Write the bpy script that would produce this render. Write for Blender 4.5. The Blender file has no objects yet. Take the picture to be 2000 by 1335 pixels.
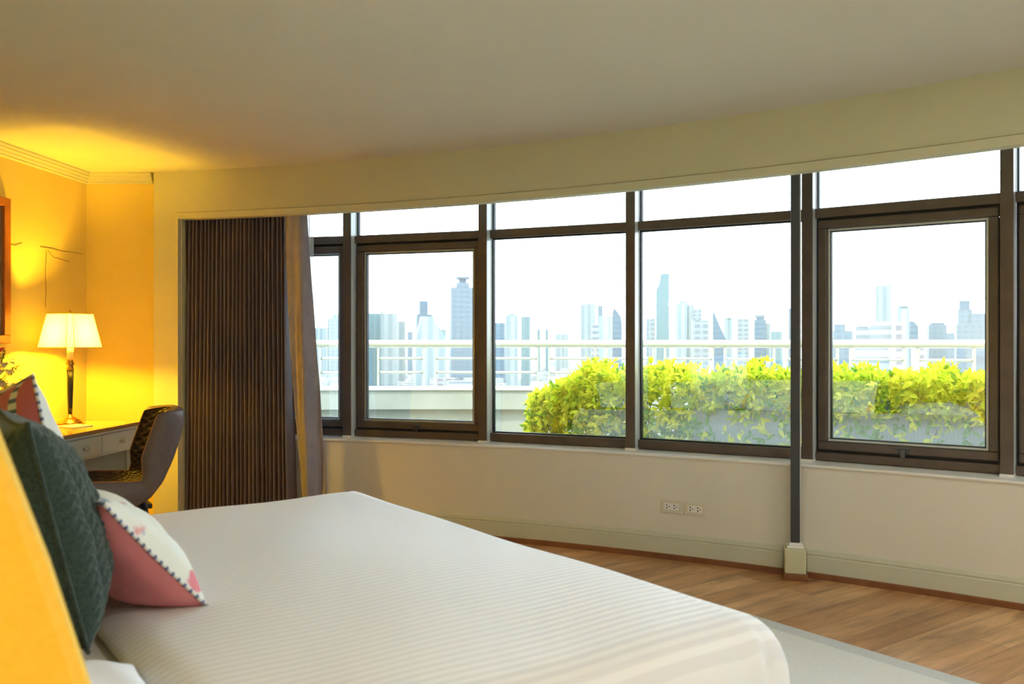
import bpy, math, random
from mathutils import Vector, Matrix
random.seed(7)
D = bpy.data; SC = bpy.context.scene; COL = SC.collection
PI = math.pi; R = math.radians

# ------------------------------------------------------------------ camera, light, exposure
EYE = 1.25; FPX = 1714.0
cd = D.cameras.new('camera'); cam = D.objects.new('camera', cd); COL.objects.link(cam)
cam.location = (0, 0, EYE); cam.rotation_euler = (R(90), 0, 0)
cd.sensor_width = 36; cd.lens = FPX/2000*36; cd.clip_start = .05; cd.clip_end = 20000
cd.dof.use_dof = True; cd.dof.focus_distance = 7.0; cd.dof.aperture_fstop = 3.8
SC.camera = cam
SC.view_settings.view_transform = 'Standard'; SC.view_settings.look = 'None'
SC.view_settings.exposure = 1.42; SC.view_settings.gamma = 1.0
SC.view_settings.use_curve_mapping = False
W = D.worlds.new('sky'); SC.world = W; W.use_nodes = True
wn = W.node_tree; wn.nodes.clear()
w_out = wn.nodes.new('ShaderNodeOutputWorld'); w_bg = wn.nodes.new('ShaderNodeBackground')
w_tc = wn.nodes.new('ShaderNodeTexCoord'); w_no = wn.nodes.new('ShaderNodeTexNoise'); w_rp = wn.nodes.new('ShaderNodeValToRGB')
w_map = wn.nodes.new('ShaderNodeMapping'); w_map.inputs['Scale'].default_value = (1, 1, 3)
w_no.inputs['Scale'].default_value = 2.2; w_no.inputs['Detail'].default_value = 4
w_rp.color_ramp.elements[0].position = .35; w_rp.color_ramp.elements[0].color = (.66, .79, .90, 1)
w_rp.color_ramp.elements[1].position = .6; w_rp.color_ramp.elements[1].color = (.82, .93, 1, 1)
wn.links.new(w_tc.outputs['Generated'], w_map.inputs[0]); wn.links.new(w_map.outputs[0], w_no.inputs['Vector'])
wn.links.new(w_no.outputs[0], w_rp.inputs[0]); wn.links.new(w_rp.outputs[0], w_bg.inputs[0])
w_bg.inputs[1].default_value = 3.6
wn.links.new(w_bg.outputs[0], w_out.inputs[0])
sl = D.lights.new('sun', 'SUN'); sl.energy = 2.2; sl.angle = R(6); sl.color = (1, .97, .9)
so = D.objects.new('sun', sl); COL.objects.link(so)
so.rotation_euler = Vector((.45, .55, -1.0)).to_track_quat('-Z', 'Y').to_euler()

# ------------------------------------------------------------------ materials
def mat(name, col, rough=.6, metal=0, spec=.5, **k):
    m = D.materials.new(name); m.use_nodes = True
    b = m.node_tree.nodes['Principled BSDF']
    b.inputs['Base Color'].default_value = (*col, 1); b.inputs['Roughness'].default_value = rough
    b.inputs['Metallic'].default_value = metal; b.inputs['Specular IOR Level'].default_value = spec
    for kk, v in k.items(): b.inputs[kk.replace('_', ' ')].default_value = v
    return m
def nodes(m): return m.node_tree.nodes, m.node_tree.links, m.node_tree.nodes['Principled BSDF']
def coords(m, scale=(1, 1, 1), rot=(0, 0, 0), kind='Object'):
    n, l, b = nodes(m); tc = n.new('ShaderNodeTexCoord'); mp = n.new('ShaderNodeMapping')
    mp.inputs['Scale'].default_value = scale; mp.inputs['Rotation'].default_value = rot
    l.new(tc.outputs[kind], mp.inputs[0]); return mp.outputs[0]
def ramp(m, fac, stops):
    n, l, b = nodes(m); r = n.new('ShaderNodeValToRGB'); e = r.color_ramp.elements
    while len(e) < len(stops): e.new(.5)
    for i, (p, c) in enumerate(stops): e[i].position = p; e[i].color = (*c, 1)
    l.new(fac, r.inputs[0]); return r.outputs[0]
def tex(m, kind, vec, **k):
    n, l, b = nodes(m); t = n.new('ShaderNodeTex' + kind)
    for kk, v in k.items():
        if kk in ('wave_type', 'bands_direction', 'wave_profile', 'feature', 'offset', 'squash'): setattr(t, kk, v)
        else: t.inputs[kk.replace('_', ' ')].default_value = v
    l.new(vec, t.inputs['Vector']); return t
def bump(m, fac, strength=.2, dist=.01):
    n, l, b = nodes(m); bp = n.new('ShaderNodeBump'); bp.inputs['Strength'].default_value = strength
    bp.inputs['Distance'].default_value = dist; l.new(fac, bp.inputs['Height']); l.new(bp.outputs[0], b.inputs['Normal'])
def noisy(name, c1, c2, scale, rough=.6, b=.1, bd=.005, vs=(1, 1, 1), detail=4, **k):
    m = mat(name, c1, rough, **k); v = coords(m, vs); t = tex(m, 'Noise', v, Scale=scale, Detail=detail)
    nd, l, bs = nodes(m); l.new(ramp(m, t.outputs[0], [(.3, c1), (.7, c2)]), bs.inputs['Base Color'])
    if b: bump(m, t.outputs[0], b, bd)
    return m

M = {}
M['ceiling'] = noisy('ceiling paint', (.68, .68, .60), (.71, .71, .63), 1.5, .8, .02)
M['bulkhead'] = noisy('bulkhead paint', (.62, .62, .43), (.66, .66, .47), 1.2, .55, .02)
M['wallpaper'] = noisy('wallpaper', (.76, .60, .16), (.82, .66, .20), 2.0, .6, .15, .002, vs=(1, 1, 1))
M['lower_wall'] = noisy('lower wall paint', (.76, .75, .68), (.80, .79, .72), 1.6, .6, .03)
M['skirting'] = noisy('skirting paint', (.60, .63, .52), (.65, .67, .56), 3, .45, .02)
M['white_paint'] = mat('white paint', (.92, .92, .90), .35)
M['dark_trim'] = noisy('skirting shoe wood', (.20, .075, .03), (.28, .11, .045), 12, .4, .05)
M['frame'] = noisy('bronze window frame', (.105, .078, .064), (.135, .10, .08), 9, .38, .05, .002, metal=.35)
M['gasket'] = mat('rubber gasket', (.012, .014, .022), .5)
M['alu'] = mat('brushed aluminium', (.55, .6, .63), .4, .7)
M['lit_flank'] = mat('sky lit mullion side', (.74, .80, .84), .3, 0, .8)  # pale colour stands for sky light on the aluminium mullion sides
M['post'] = noisy('dark grey metal', (.035, .038, .05), (.05, .053, .066), 8, .45, .03)
M['sheer'] = mat('sheer curtain', (.8, .84, .88), .8, Alpha=.75)
M['satin'] = noisy('satin curtain', (.185, .15, .165), (.23, .185, .205), 60, .34, .05, .001, vs=(1, 1, .15), spec=.6)
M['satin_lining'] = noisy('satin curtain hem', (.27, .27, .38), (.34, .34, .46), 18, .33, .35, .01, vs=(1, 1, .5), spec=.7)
M['brass'] = mat('polished brass', (.75, .42, .12), .2, 1)
M['black_lacquer'] = mat('black lacquer', (.014, .014, .013), .22)
M['desk_white'] = noisy('pale painted wood', (.72, .80, .80), (.76, .84, .84), 4, .4, .02)
M['desk_top'] = noisy('varnished desk top', (.42, .26, .11), (.50, .32, .14), 6, .14, .02, vs=(1, 8, 1))
M['crystal'] = mat('clear knob', (.85, .9, .9), .08, 0, .8, Transmission_Weight=.6)
M['leather'] = noisy('plum grey leather', (.15, .122, .135), (.175, .142, .155), 40, .42, .1, .001)
M['chair_leg'] = mat('black chair leg', (.025, .022, .028), .4)
M['paper'] = mat('paper', (.9, .88, .82), .6)
M['frame_wood'] = noisy('orange brown frame wood', (.42, .13, .025), (.52, .18, .04), 14, .3, .05)
M['canvas'] = noisy('plain canvas', (.16, .10, .06), (.36, .27, .18), 3, .7, .1)
M['hb_fabric'] = noisy('mustard headboard fabric', (.84, .54, .05), (.88, .58, .065), 90, .7, .1, .001)
M['bed_base'] = noisy('bed base fabric', (.18, .15, .13), (.22, .18, .16), 60, .8, .1, .001)
M['mattress'] = mat('mattress ticking', (.8, .8, .78), .8)
M['plastic'] = mat('cream plastic', (.72, .69, .58), .35)
M['hole'] = mat('socket hole', (.012, .012, .02), .6)
M['concrete'] = noisy('pale concrete', (.21, .225, .19), (.26, .28, .245), 3, .85, .1)
M['cap'] = noisy('parapet cap', (.42, .44, .44), (.48, .50, .49), 3, .8, .03)
M['rail'] = mat('white painted rail', (.32, .32, .25), .4)
M['rail_thin'] = mat('white rail bar', (.30, .31, .27), .4)
M['planter'] = noisy('planter grey', (.34, .40, .45), (.40, .46, .51), 5, .8, .1)
M['soil'] = mat('soil', (.05, .035, .02), .9)
M['rug'] = noisy('rug pile', (.76, .78, .78), (.86, .88, .88), 160, .95, .5, .004)
M['rug_border'] = noisy('rug border', (.62, .66, .68), (.70, .74, .76), 120, .95, .5, .004)
M['vase'] = mat('white ceramic', (.8, .77, .68), .3)
M['petal_white'] = mat('white petal', (.75, .77, .7), .5)
M['petal_pink'] = mat('pink petal', (.75, .02, .16), .5)
M['stem'] = mat('stem green', (.16, .2, .03), .6)
M['bark'] = mat('branch', (.12, .09, .05), .8)
M['lampbulb'] = mat('lamp bulb', (1, .8, .5), .4, Emission_Color=(1, .62, .2, 1), Emission_Strength=6)
M['led'] = mat('downlight diffuser', (1, 1, 1), .5, Emission_Color=(1, .93, .8, 1), Emission_Strength=4)  # glowing disc of the added ceiling fill lights
M['candle'] = mat('candle sleeve', (.9, .8, .5), .4, Subsurface_Weight=.0)

def shade_mat(name, col, tcol, f=.6):
    m = D.materials.new(name); m.use_nodes = True; n = m.node_tree.nodes; l = m.node_tree.links; n.clear()
    o = n.new('ShaderNodeOutputMaterial'); d = n.new('ShaderNodeBsdfDiffuse'); t = n.new('ShaderNodeBsdfTranslucent'); x = n.new('ShaderNodeMixShader')
    d.inputs[0].default_value = (*col, 1); t.inputs[0].default_value = (*tcol, 1); x.inputs[0].default_value = f
    l.new(d.outputs[0], x.inputs[1]); l.new(t.outputs[0], x.inputs[2]); l.new(x.outputs[0], o.inputs[0]); return m
M['shade'] = shade_mat('lamp shade fabric', (.85, .82, .66), (.92, .90, .72), .72)
M['leaf'] = shade_mat('hedge leaf', (.36, .50, .03), (.60, .68, .03), .45)
M['leaf_pale'] = shade_mat('highlight yellow hedge leaf', (.66, .68, .06), (.80, .78, .05), .45)  # bright highlights on the hedge put into a paler leaf colour
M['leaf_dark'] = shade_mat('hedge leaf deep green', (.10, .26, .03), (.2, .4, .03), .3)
def glass_mat():
    m = D.materials.new('window glass'); m.use_nodes = True; n = m.node_tree.nodes; l = m.node_tree.links; n.clear()
    o = n.new('ShaderNodeOutputMaterial'); t = n.new('ShaderNodeBsdfTransparent'); g = n.new('ShaderNodeBsdfGlossy'); x = n.new('ShaderNodeMixShader')
    fr = n.new('ShaderNodeFresnel'); fr.inputs[0].default_value = 1.7; ma = n.new('ShaderNodeMath'); ma.operation = 'MULTIPLY_ADD'
    ma.inputs[1].default_value = 1.0; ma.inputs[2].default_value = .13
    t.inputs[0].default_value = (.97, .99, .98, 1); g.inputs['Roughness'].default_value = 0.0; g.inputs[0].default_value = (1, 1, 1, 1)
    l.new(fr.outputs[0], ma.inputs[0]); l.new(ma.outputs[0], x.inputs[0])
    l.new(t.outputs[0], x.inputs[1]); l.new(g.outputs[0], x.inputs[2]); l.new(x.outputs[0], o.inputs[0]); return m
M['glass'] = glass_mat()

def quilt_mat():
    m = mat('quilted chair leather', (.075, .055, .045), .35); n, l, b = nodes(m)
    v = coords(m, (1, 1, 1), (0, 0, 0), 'UV')
    w1 = tex(m, 'Wave', v, Scale=6.2, wave_type='BANDS', bands_direction='DIAGONAL')
    n2 = n.new('ShaderNodeMapping'); n2.inputs['Rotation'].default_value = (0, 0, R(90)); l.new(v, n2.inputs[0])
    w2 = tex(m, 'Wave', n2.outputs[0], Scale=6.2, wave_type='BANDS', bands_direction='DIAGONAL')
    mx = n.new('ShaderNodeMath'); mx.operation = 'MULTIPLY'; l.new(w1.outputs['Fac'], mx.inputs[0]); l.new(w2.outputs['Fac'], mx.inputs[1])
    pw = n.new('ShaderNodeMath'); pw.operation = 'POWER'; pw.inputs[1].default_value = .35; l.new(mx.outputs[0], pw.inputs[0])
    bump(m, pw.outputs[0], .9, .02); return m
M['quilt'] = quilt_mat()

def wood_floor():
    m = mat('oak plank floor', (.5, .3, .15), .30, 0, .5); n, l, b = nodes(m)
    v = coords(m, (1, 1, 1), (0, 0, -math.atan2(.588, .81)))
    br = tex(m, 'Brick', v, Color1=(.50, .26, .11, 1), Color2=(.72, .45, .23, 1), Mortar=(.16, .08, .035, 1), Scale=1,
             Mortar_Size=.0012, Brick_Width=1.25, Row_Height=.155, Bias=0.0)
    mp = n.new('ShaderNodeMapping'); mp.inputs['Scale'].default_value = (1.3, 11, 1); l.new(v, mp.inputs[0])
    g = tex(m, 'Noise', mp.outputs[0], Scale=1.6, Detail=8, Roughness=.62, Distortion=.9)
    mx = n.new('ShaderNodeMix'); mx.data_type = 'RGBA'; mx.blend_type = 'MULTIPLY'; mx.inputs[0].default_value = .85
    l.new(br.outputs['Color'], mx.inputs[6]); l.new(ramp(m, g.outputs[0], [(.30, (.48, .42, .40)), (.48, (.95, .92, .88)), (.68, (1.3, 1.3, 1.3))]), mx.inputs[7])
    mp2 = n.new('ShaderNodeMapping'); mp2.inputs['Scale'].default_value = (.8, 2.2, 1); l.new(v, mp2.inputs[0])
    g2 = tex(m, 'Noise', mp2.outputs[0], Scale=1.5, Detail=3)
    mx2 = n.new('ShaderNodeMix'); mx2.data_type = 'RGBA'; mx2.blend_type = 'MULTIPLY'; mx2.inputs[0].default_value = .7
    l.new(mx.outputs[2], mx2.inputs[6]); l.new(ramp(m, g2.outputs[0], [(.34, (.6, .56, .56)), (.5, (1, 1, 1))]), mx2.inputs[7])
    l.new(mx2.outputs[2], b.inputs['Base Color']); bump(m, g.outputs[0], .06, .003); return m
M['floor'] = wood_floor()

def duvet_mat():
    m = mat('sateen striped duvet', (.82, .82, .84), .62, 0, .35, Sheen_Weight=.15); n, l, b = nodes(m)
    v = coords(m)
    w = tex(m, 'Wave', v, Scale=11, wave_type='BANDS', bands_direction='Y', Distortion=.1)
    l.new(ramp(m, w.outputs['Fac'], [(.40, (.76, .775, .82)), (.60, (.835, .85, .89))]), b.inputs['Base Color'])
    l.new(ramp(m, w.outputs['Fac'], [(.42, (.72, .72, .72)), (.58, (.5, .5, .5))]), b.inputs['Roughness'])
    g = tex(m, 'Noise', v, Scale=2.2, Detail=3); bump(m, g.outputs[0], .25, .03); return m
M['duvet'] = duvet_mat()
M['linen'] = noisy('white pillow cotton', (.82, .83, .88), (.88, .89, .93), 5, .7, .2, .02)

def knit_mat():
    m = noisy('chunky green knit', (.020, .036, .031), (.050, .082, .072), 120, .95, .6, .004, spec=.2, Sheen_Weight=.3); return m
M['knit'] = knit_mat()
def floral():
    m = mat('floral cotton', (.8, .8, .74), .8); n, l, b = nodes(m); v = coords(m)
    a = tex(m, 'Noise', v, Scale=9, Detail=3); c = tex(m, 'Noise', v, Scale=14, Detail=2)
    x = n.new('ShaderNodeMix'); x.data_type = 'RGBA'; x.inputs[7].default_value = (.78, .25, .30, 1)
    x.inputs[6].default_value = (.82, .84, .78, 1); l.new(ramp(m, a.outputs[0], [(.60, (0, 0, 0)), (.66, (1, 1, 1))]), x.inputs[0])
    y = n.new('ShaderNodeMix'); y.data_type = 'RGBA'; y.inputs[7].default_value = (.25, .42, .62, 1)
    l.new(x.outputs[2], y.inputs[6]); l.new(ramp(m, c.outputs[0], [(.63, (0, 0, 0)), (.68, (1, 1, 1))]), y.inputs[0])
    l.new(y.outputs[2], b.inputs['Base Color']); bump(m, a.outputs[0], .2, .01); return m
M['floral'] = floral()
M['pink'] = noisy('rose pink cotton', (.70, .22, .26), (.78, .28, .32), 7, .75, .3, .01)
def ticked():
    m = mat('ticked trim', (.8, .8, .78), .8); n, l, b = nodes(m); v = coords(m, (1, 1, 1))
    w = tex(m, 'Wave', v, Scale=14, wave_type='BANDS', bands_direction='Z', Distortion=.4)
    l.new(ramp(m, w.outputs['Fac'], [(.25, (.16, .2, .36)), (.42, (.82, .82, .8))]), b.inputs['Base Color']); return m
M['ticked'] = ticked()
def ticked_pink():
    m = mat('rose cotton with ticked stripes', (.6, .14, .16), .8); n, l, b = nodes(m); v = coords(m)
    st = tex(m, 'Wave', v, Scale=2.2, wave_type='BANDS', bands_direction='X', Distortion=.3)
    tk = tex(m, 'Wave', v, Scale=11, wave_type='BANDS', bands_direction='Z', Distortion=.6)
    x = n.new('ShaderNodeMix'); x.data_type = 'RGBA'; x.inputs[6].default_value = (.62, .16, .18, 1)
    l.new(ramp(m, st.outputs['Fac'], [(.82, (0, 0, 0)), (.85, (1, 1, 1))]), x.inputs[0])
    l.new(ramp(m, tk.outputs['Fac'], [(.22, (.10, .14, .26)), (.45, (.78, .76, .74))]), x.inputs[7])
    l.new(x.outputs[2], b.inputs['Base Color']); return m
M['ticked_pink'] = ticked_pink()

def tower_mat(name, wall, win, sx, sz, kind='grid', rough=.4):
    m = mat(name, wall, rough); n, l, b = nodes(m)
    if kind == 'plain': return m
    v = coords(m, (1, 1, 1)); sp = n.new('ShaderNodeSeparateXYZ'); l.new(v, sp.inputs[0])
    def cell(o, s, th):
        a = n.new('ShaderNodeMath'); a.operation = 'ADD'; a.inputs[1].default_value = 5000
        l.new(o, a.inputs[0]); d = n.new('ShaderNodeMath'); d.operation = 'MODULO'; d.inputs[1].default_value = s; l.new(a.outputs[0], d.inputs[0])
        g = n.new('ShaderNodeMath'); g.operation = 'GREATER_THAN'; g.inputs[1].default_value = s*th; l.new(d.outputs[0], g.inputs[0]); return g.outputs[0]
    if kind == 'bands': f = cell(sp.outputs[2], sz, .5)
    elif kind == 'fins':
        ad = n.new('ShaderNodeMath'); ad.operation = 'ADD'; l.new(sp.outputs[0], ad.inputs[0]); l.new(sp.outputs[1], ad.inputs[1]); f = cell(ad.outputs[0], sx, .5)
    else:
        ad = n.new('ShaderNodeMath'); ad.operation = 'ADD'; l.new(sp.outputs[0], ad.inputs[0]); l.new(sp.outputs[1], ad.inputs[1])
        f1 = cell(ad.outputs[0], sx, .35); f2 = cell(sp.outputs[2], sz, .4)
        mu = n.new('ShaderNodeMath'); mu.operation = 'MULTIPLY'; l.new(f1, mu.inputs[0]); l.new(f2, mu.inputs[1]); f = mu.outputs[0]
    x = n.new('ShaderNodeMix'); x.data_type = 'RGBA'; x.inputs[6].default_value = (*wall, 1); x.inputs[7].default_value = (*win, 1)
    l.new(f, x.inputs[0]); l.new(x.outputs[2], b.inputs['Base Color']); return m
k_ = .8
TM = {
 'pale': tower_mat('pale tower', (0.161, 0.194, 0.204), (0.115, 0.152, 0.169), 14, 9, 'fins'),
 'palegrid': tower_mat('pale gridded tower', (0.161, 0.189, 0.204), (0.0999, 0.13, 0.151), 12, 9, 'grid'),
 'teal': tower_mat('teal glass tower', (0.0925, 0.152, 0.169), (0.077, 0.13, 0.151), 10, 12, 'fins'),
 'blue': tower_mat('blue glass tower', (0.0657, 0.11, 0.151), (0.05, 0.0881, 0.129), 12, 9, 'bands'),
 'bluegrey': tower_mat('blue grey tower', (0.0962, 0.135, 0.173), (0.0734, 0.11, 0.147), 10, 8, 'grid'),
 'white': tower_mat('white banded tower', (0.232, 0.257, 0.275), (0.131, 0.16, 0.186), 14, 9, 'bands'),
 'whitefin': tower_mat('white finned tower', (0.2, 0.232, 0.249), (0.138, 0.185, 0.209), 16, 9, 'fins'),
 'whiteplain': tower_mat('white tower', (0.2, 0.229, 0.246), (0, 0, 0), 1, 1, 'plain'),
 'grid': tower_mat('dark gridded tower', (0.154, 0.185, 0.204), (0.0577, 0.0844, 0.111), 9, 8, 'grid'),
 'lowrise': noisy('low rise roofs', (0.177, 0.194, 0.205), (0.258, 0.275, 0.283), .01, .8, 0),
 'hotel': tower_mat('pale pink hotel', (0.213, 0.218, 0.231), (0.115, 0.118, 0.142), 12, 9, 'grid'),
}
M['city'] = noisy('city ground', (.20, .23, .21), (.31, .32, .32), .012, .9, 0, detail=8)
M['hill'] = mat('roof dark', (.2, .26, .3), .7)

# ------------------------------------------------------------------ mesh helpers
class MB:
    def __init__(s): s.v = []; s.f = []; s.uv = None
    def add(s, vs, fs):
        o = len(s.v); s.v += [tuple(v) for v in vs]; s.f += [tuple(i+o for i in f) for f in fs]; return s
    def hexa(s, p):   # 8 points: bottom ring 4, top ring 4
        return s.add(p, [(3, 2, 1, 0), (4, 5, 6, 7), (0, 1, 5, 4), (1, 2, 6, 5), (2, 3, 7, 6), (3, 0, 4, 7)])
    def box(s, x0, x1, y0, y1, z0, z1):
        return s.hexa([(x0, y0, z0), (x1, y0, z0), (x1, y1, z0), (x0, y1, z0), (x0, y0, z1), (x1, y0, z1), (x1, y1, z1), (x0, y1, z1)])
    def obox(s, c, ax, sx, sy, z0, z1):    # box centred at c (2D) with local x axis ax (2D)
        ax = Vector(ax).normalized(); ay = Vector((-ax.y, ax.x)); c = Vector(c)
        q = [c+ax*a*sx/2+ay*b*sy/2 for a, b in ((-1, -1), (1, -1), (1, 1), (-1, 1))]
        return s.hexa([(*p, z0) for p in q]+[(*p, z1) for p in q])
    def prism(s, poly, z0, z1):
        n = len(poly); return s.add([(*p, z0) for p in poly]+[(*p, z1) for p in poly],
            [tuple(reversed(range(n))), tuple(range(n, 2*n))]+[(i, (i+1) % n, n+(i+1) % n, n+i) for i in range(n)])
    def tube(s, pts, r, seg=8, caps=True):
        pts = [Vector(p) for p in pts]; n = len(pts); rr = r if isinstance(r, (list, tuple)) else [r]*n; vs = []; up = None
        for i, p in enumerate(pts):
            d = (pts[min(i+1, n-1)]-pts[max(i-1, 0)]).normalized()
            a = d.cross(Vector((0, 0, 1)) if abs(d.z) < .9 else Vector((1, 0, 0))).normalized(); b = d.cross(a)
            for k in range(seg):
                t = 2*PI*k/seg; vs.append(p+a*math.cos(t)*rr[i]+b*math.sin(t)*rr[i])
        fs = [(i*seg+k, i*seg+(k+1) % seg, (i+1)*seg+(k+1) % seg, (i+1)*seg+k) for i in range(n-1) for k in range(seg)]
        if caps: fs += [tuple(reversed(range(seg))), tuple(range((n-1)*seg, n*seg))]
        return s.add(vs, fs)
    def lathe(s, prof, c=(0, 0, 0), seg=28, caps=True):
        vs = [(c[0]+r*math.cos(2*PI*k/seg), c[1]+r*math.sin(2*PI*k/seg), c[2]+z) for r, z in prof for k in range(seg)]
        n = len(prof); fs = [(i*seg+k, i*seg+(k+1) % seg, (i+1)*seg+(k+1) % seg, (i+1)*seg+k) for i in range(n-1) for k in range(seg)]
        if caps: fs += [tuple(reversed(range(seg))), tuple(range((n-1)*seg, n*seg))]
        return s.add(vs, fs)
    def grid(s, fn, nu, nv, closeu=False):
        vs = [fn(i/nu, j/nv) for j in range(nv+1) for i in range(nu+1)]
        return s.add(vs, [(j*(nu+1)+i, j*(nu+1)+i+1, (j+1)*(nu+1)+i+1, (j+1)*(nu+1)+i) for j in range(nv) for i in range(nu)])
    def sweep(s, path, prof):     # path: list of (pt2, normal2) ; prof: closed list of (offset, z)
        m = len(prof); vs = [(p[0]+nn[0]*o, p[1]+nn[1]*o, z) for p, nn in path for o, z in prof]
        n = len(path); fs = [(i*m+k, i*m+(k+1) % m, (i+1)*m+(k+1) % m, (i+1)*m+k) for i in range(n-1) for k in range(m)]
        fs += [tuple(reversed(range(m))), tuple(range((n-1)*m, n*m))]
        return s.add(vs, fs)
def wm(o):
    m = o.matrix_basis.copy()
    while o.parent: o = o.parent; m = o.matrix_basis @ m
    return m
def obj(name, mb, material, parent=None, smooth=False, bevel=0, local=False, subsurf=0, uv=None, solid=0):
    me = D.meshes.new(name); me.from_pydata(mb.v, [], mb.f); 
    if parent and not local: me.transform(wm(parent).inverted())
    me.materials.append(material if not isinstance(material, str) else M[material])
    if uv:
        u = me.uv_layers.new(); nu = uv
        for p in me.polygons:
            for li in p.loop_indices:
                vi = me.loops[li].vertex_index; u.data[li].uv = ((vi % (nu+1))/nu, (vi//(nu+1))/nu)
    import bmesh
    bm = bmesh.new(); bm.from_mesh(me); bmesh.ops.recalc_face_normals(bm, faces=bm.faces); bm.to_mesh(me); bm.free()
    if smooth:
        for p in me.polygons: p.use_smooth = True
    o = D.objects.new(name, me); COL.objects.link(o); o.parent = parent
    if solid: md = o.modifiers.new('s', 'SOLIDIFY'); md.thickness = solid; md.offset = -1
    if bevel: md = o.modifiers.new('b', 'BEVEL'); md.width = bevel; md.segments = 2; md.limit_method = 'ANGLE'
    if subsurf: md = o.modifiers.new('u', 'SUBSURF'); md.levels = md.render_levels = subsurf
    return o
def thing(name, label, cat, loc=(0, 0, 0), rz=0, group=None):
    o = D.objects.new(name, None); COL.objects.link(o); o.location = loc; o.rotation_euler = (0, 0, rz); o.empty_display_size = .1
    return tag(o, label, cat, group)
def tag(o, label, cat, group=None):
    o['label'] = label; o['category'] = cat
    if group: o['group'] = group
    return o
def struct(name, mb=None, m=None, **k):
    if mb is None: o = D.objects.new(name, None); COL.objects.link(o)
    else: o = obj(name, mb, m, **k)
    o['kind'] = 'structure'; return o
def px2(px, d): return ((px-1000)/FPX*d, d)
def pxw(px, py, d): return Vector(((px-1000)/FPX*d, d, EYE+(667.5-py)/FPX*d))

# ------------------------------------------------------------------ plan of the room
CW = Vector((-3.885, -3.915)); RW = 10.18        # curved window wall
CB = Vector((-4.323, -3.550)); RB = 9.692        # curved bulkhead in front of it
H = 2.40; BZ = 1.25+.828                         # ceiling, bottom of bulkhead
def hit(px, c, r):
    u = Vector(((px-1000)/FPX, 1)); a = u.dot(u); b = -2*u.dot(c); cc = c.dot(c)-r*r
    return u*((-b+math.sqrt(b*b-4*a*cc))/(2*a))
def ang(px, c, r): p = hit(px, c, r)-c; return math.atan2(p.y, p.x)
def pol(c, r, a): return Vector((c.x+r*math.cos(a), c.y+r*math.sin(a)))
def arc(c, r, a0, a1, n): return [(pol(c, r, a0+(a1-a0)*i/n), Vector((math.cos(a0+(a1-a0)*i/n), math.sin(a0+(a1-a0)*i/n)))) for i in range(n+1)]
am = {i: ang(p, CW, RW+.09) for i, p in zip((1, 2, 3, 4, 5), (677, 942, 1230.5, 1576, 1966))}
STEP = (am[1]-am[5])/4
am[0] = am[1]+STEP; am[6] = am[5]-STEP; am[7] = am[6]-STEP; am[8] = am[7]-STEP
aL = ang(343, CB, RB); pL = pol(CB, RB, aL); aLw = math.atan2(*(pL-CW).yx)   # left jamb
A_R = am[8]                                       # right end of the window wall
C0 = Vector((-2.91, 6.0))                         # far left corner
FN = Vector((.678, 2.19)); BX = Vector((.809, .588)).normalized(); BY = Vector((-BX.y, BX.x))
def B2(s, w): return FN-BX*s+BY*w
def B3(s, w, z): p = B2(s, w); return Vector((p.x, p.y, z))
LWD = Vector((-.0638, -1)).normalized()           # left wall heading from far corner towards us
HS = 2.10                                          # distance foot line -> head wall
def isect(p, d, q, e):
    t = ((q-p).x*e.y-(q-p).y*e.x)/(d.x*e.y-d.y*e.x); return p+d*t
C1 = isect(C0, LWD, B2(HS, 0), BY)
C2 = B2(HS, -3.4)
pR = pol(CW, RW, A_R); C3 = isect(C2, BX, pR, Vector((math.cos(A_R), math.sin(A_R))))
STRIP = hit(300, CB, 6.0*0+ (Vector((-2.455, 6.0))-CB).length)

arcpts = [p for p, n in arc(CW, RW+.32, aLw+.03, A_R, 40)]
room_poly = [C0+Vector((-.2, .35))]+arcpts+[C3+Vector((.3, -.2)), C2+Vector((.2, -.4)), C1+Vector((-.3, -.3))]
room_poly = [tuple(p) for p in room_poly]
struct('floor', MB().prism(room_poly, -.12, 0), 'floor')
struct('ceiling', MB().prism(room_poly, H, H+.25), 'ceiling')
def wall(name, p, q, m='wallpaper', t=.12, z0=0, z1=H, out=None):
    d = (q-p).normalized(); n = Vector((-d.y, d.x)); 
    if n.dot(Vector((0, 1.5))-p) > 0: n = -n
    return struct(name, MB().prism([tuple(p), tuple(q), tuple(q+n*t), tuple(p+n*t)], z0, z1), m)
wall('wall_left', C1, C0)
wall('wall_far', C0, Vector((-2.41, 6.0)), t=.1)
wall('wall_headboard', C2, C1)
wall('wall_right', C3, pR, 'lower_wall')
wall('wall_back', C2, C3, 'lower_wall')
# bulkhead board (hangs in front of the windows) with its return on the left
aS = ang(300, CB, RB)
path = arc(CB, RB, aS, A_R+.03, 60)
wb = struct('wall_bulkhead', MB().sweep(path, [(0, BZ+.045), (0, H), (.06, H), (.06, BZ+.045)]), 'bulkhead', smooth=False)
obj('bulkhead_trim', MB().sweep(arc(CB, RB, aL+.0015, A_R+.03, 60), [(-.006, BZ), (-.010, BZ+.04), (-.006, BZ+.0425), (.066, BZ+.0425), (.066, BZ)]), 'bulkhead', wb)
ws = struct('wall_strip', MB().sweep(arc(CB, RB, aS, aL, 4), [(0, 0), (0, BZ+.045), (.06, BZ+.045), (.06, 0)]), 'bulkhead')
jw = struct('trim_1')
n_ = (pL-CB).normalized(); t_ = Vector((n_.y, -n_.x))
jl = MB(); q0 = pL-n_*.008; q1 = pol(CW, RW+.2, aLw)
jl.prism([tuple(q0), tuple(q0+t_*.022), tuple(pL+t_*.022+n_*.03), tuple(pL+n_*.03)], 0, BZ+.043)
obj('jamb_trim', jl, 'bulkhead', jw)
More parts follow.
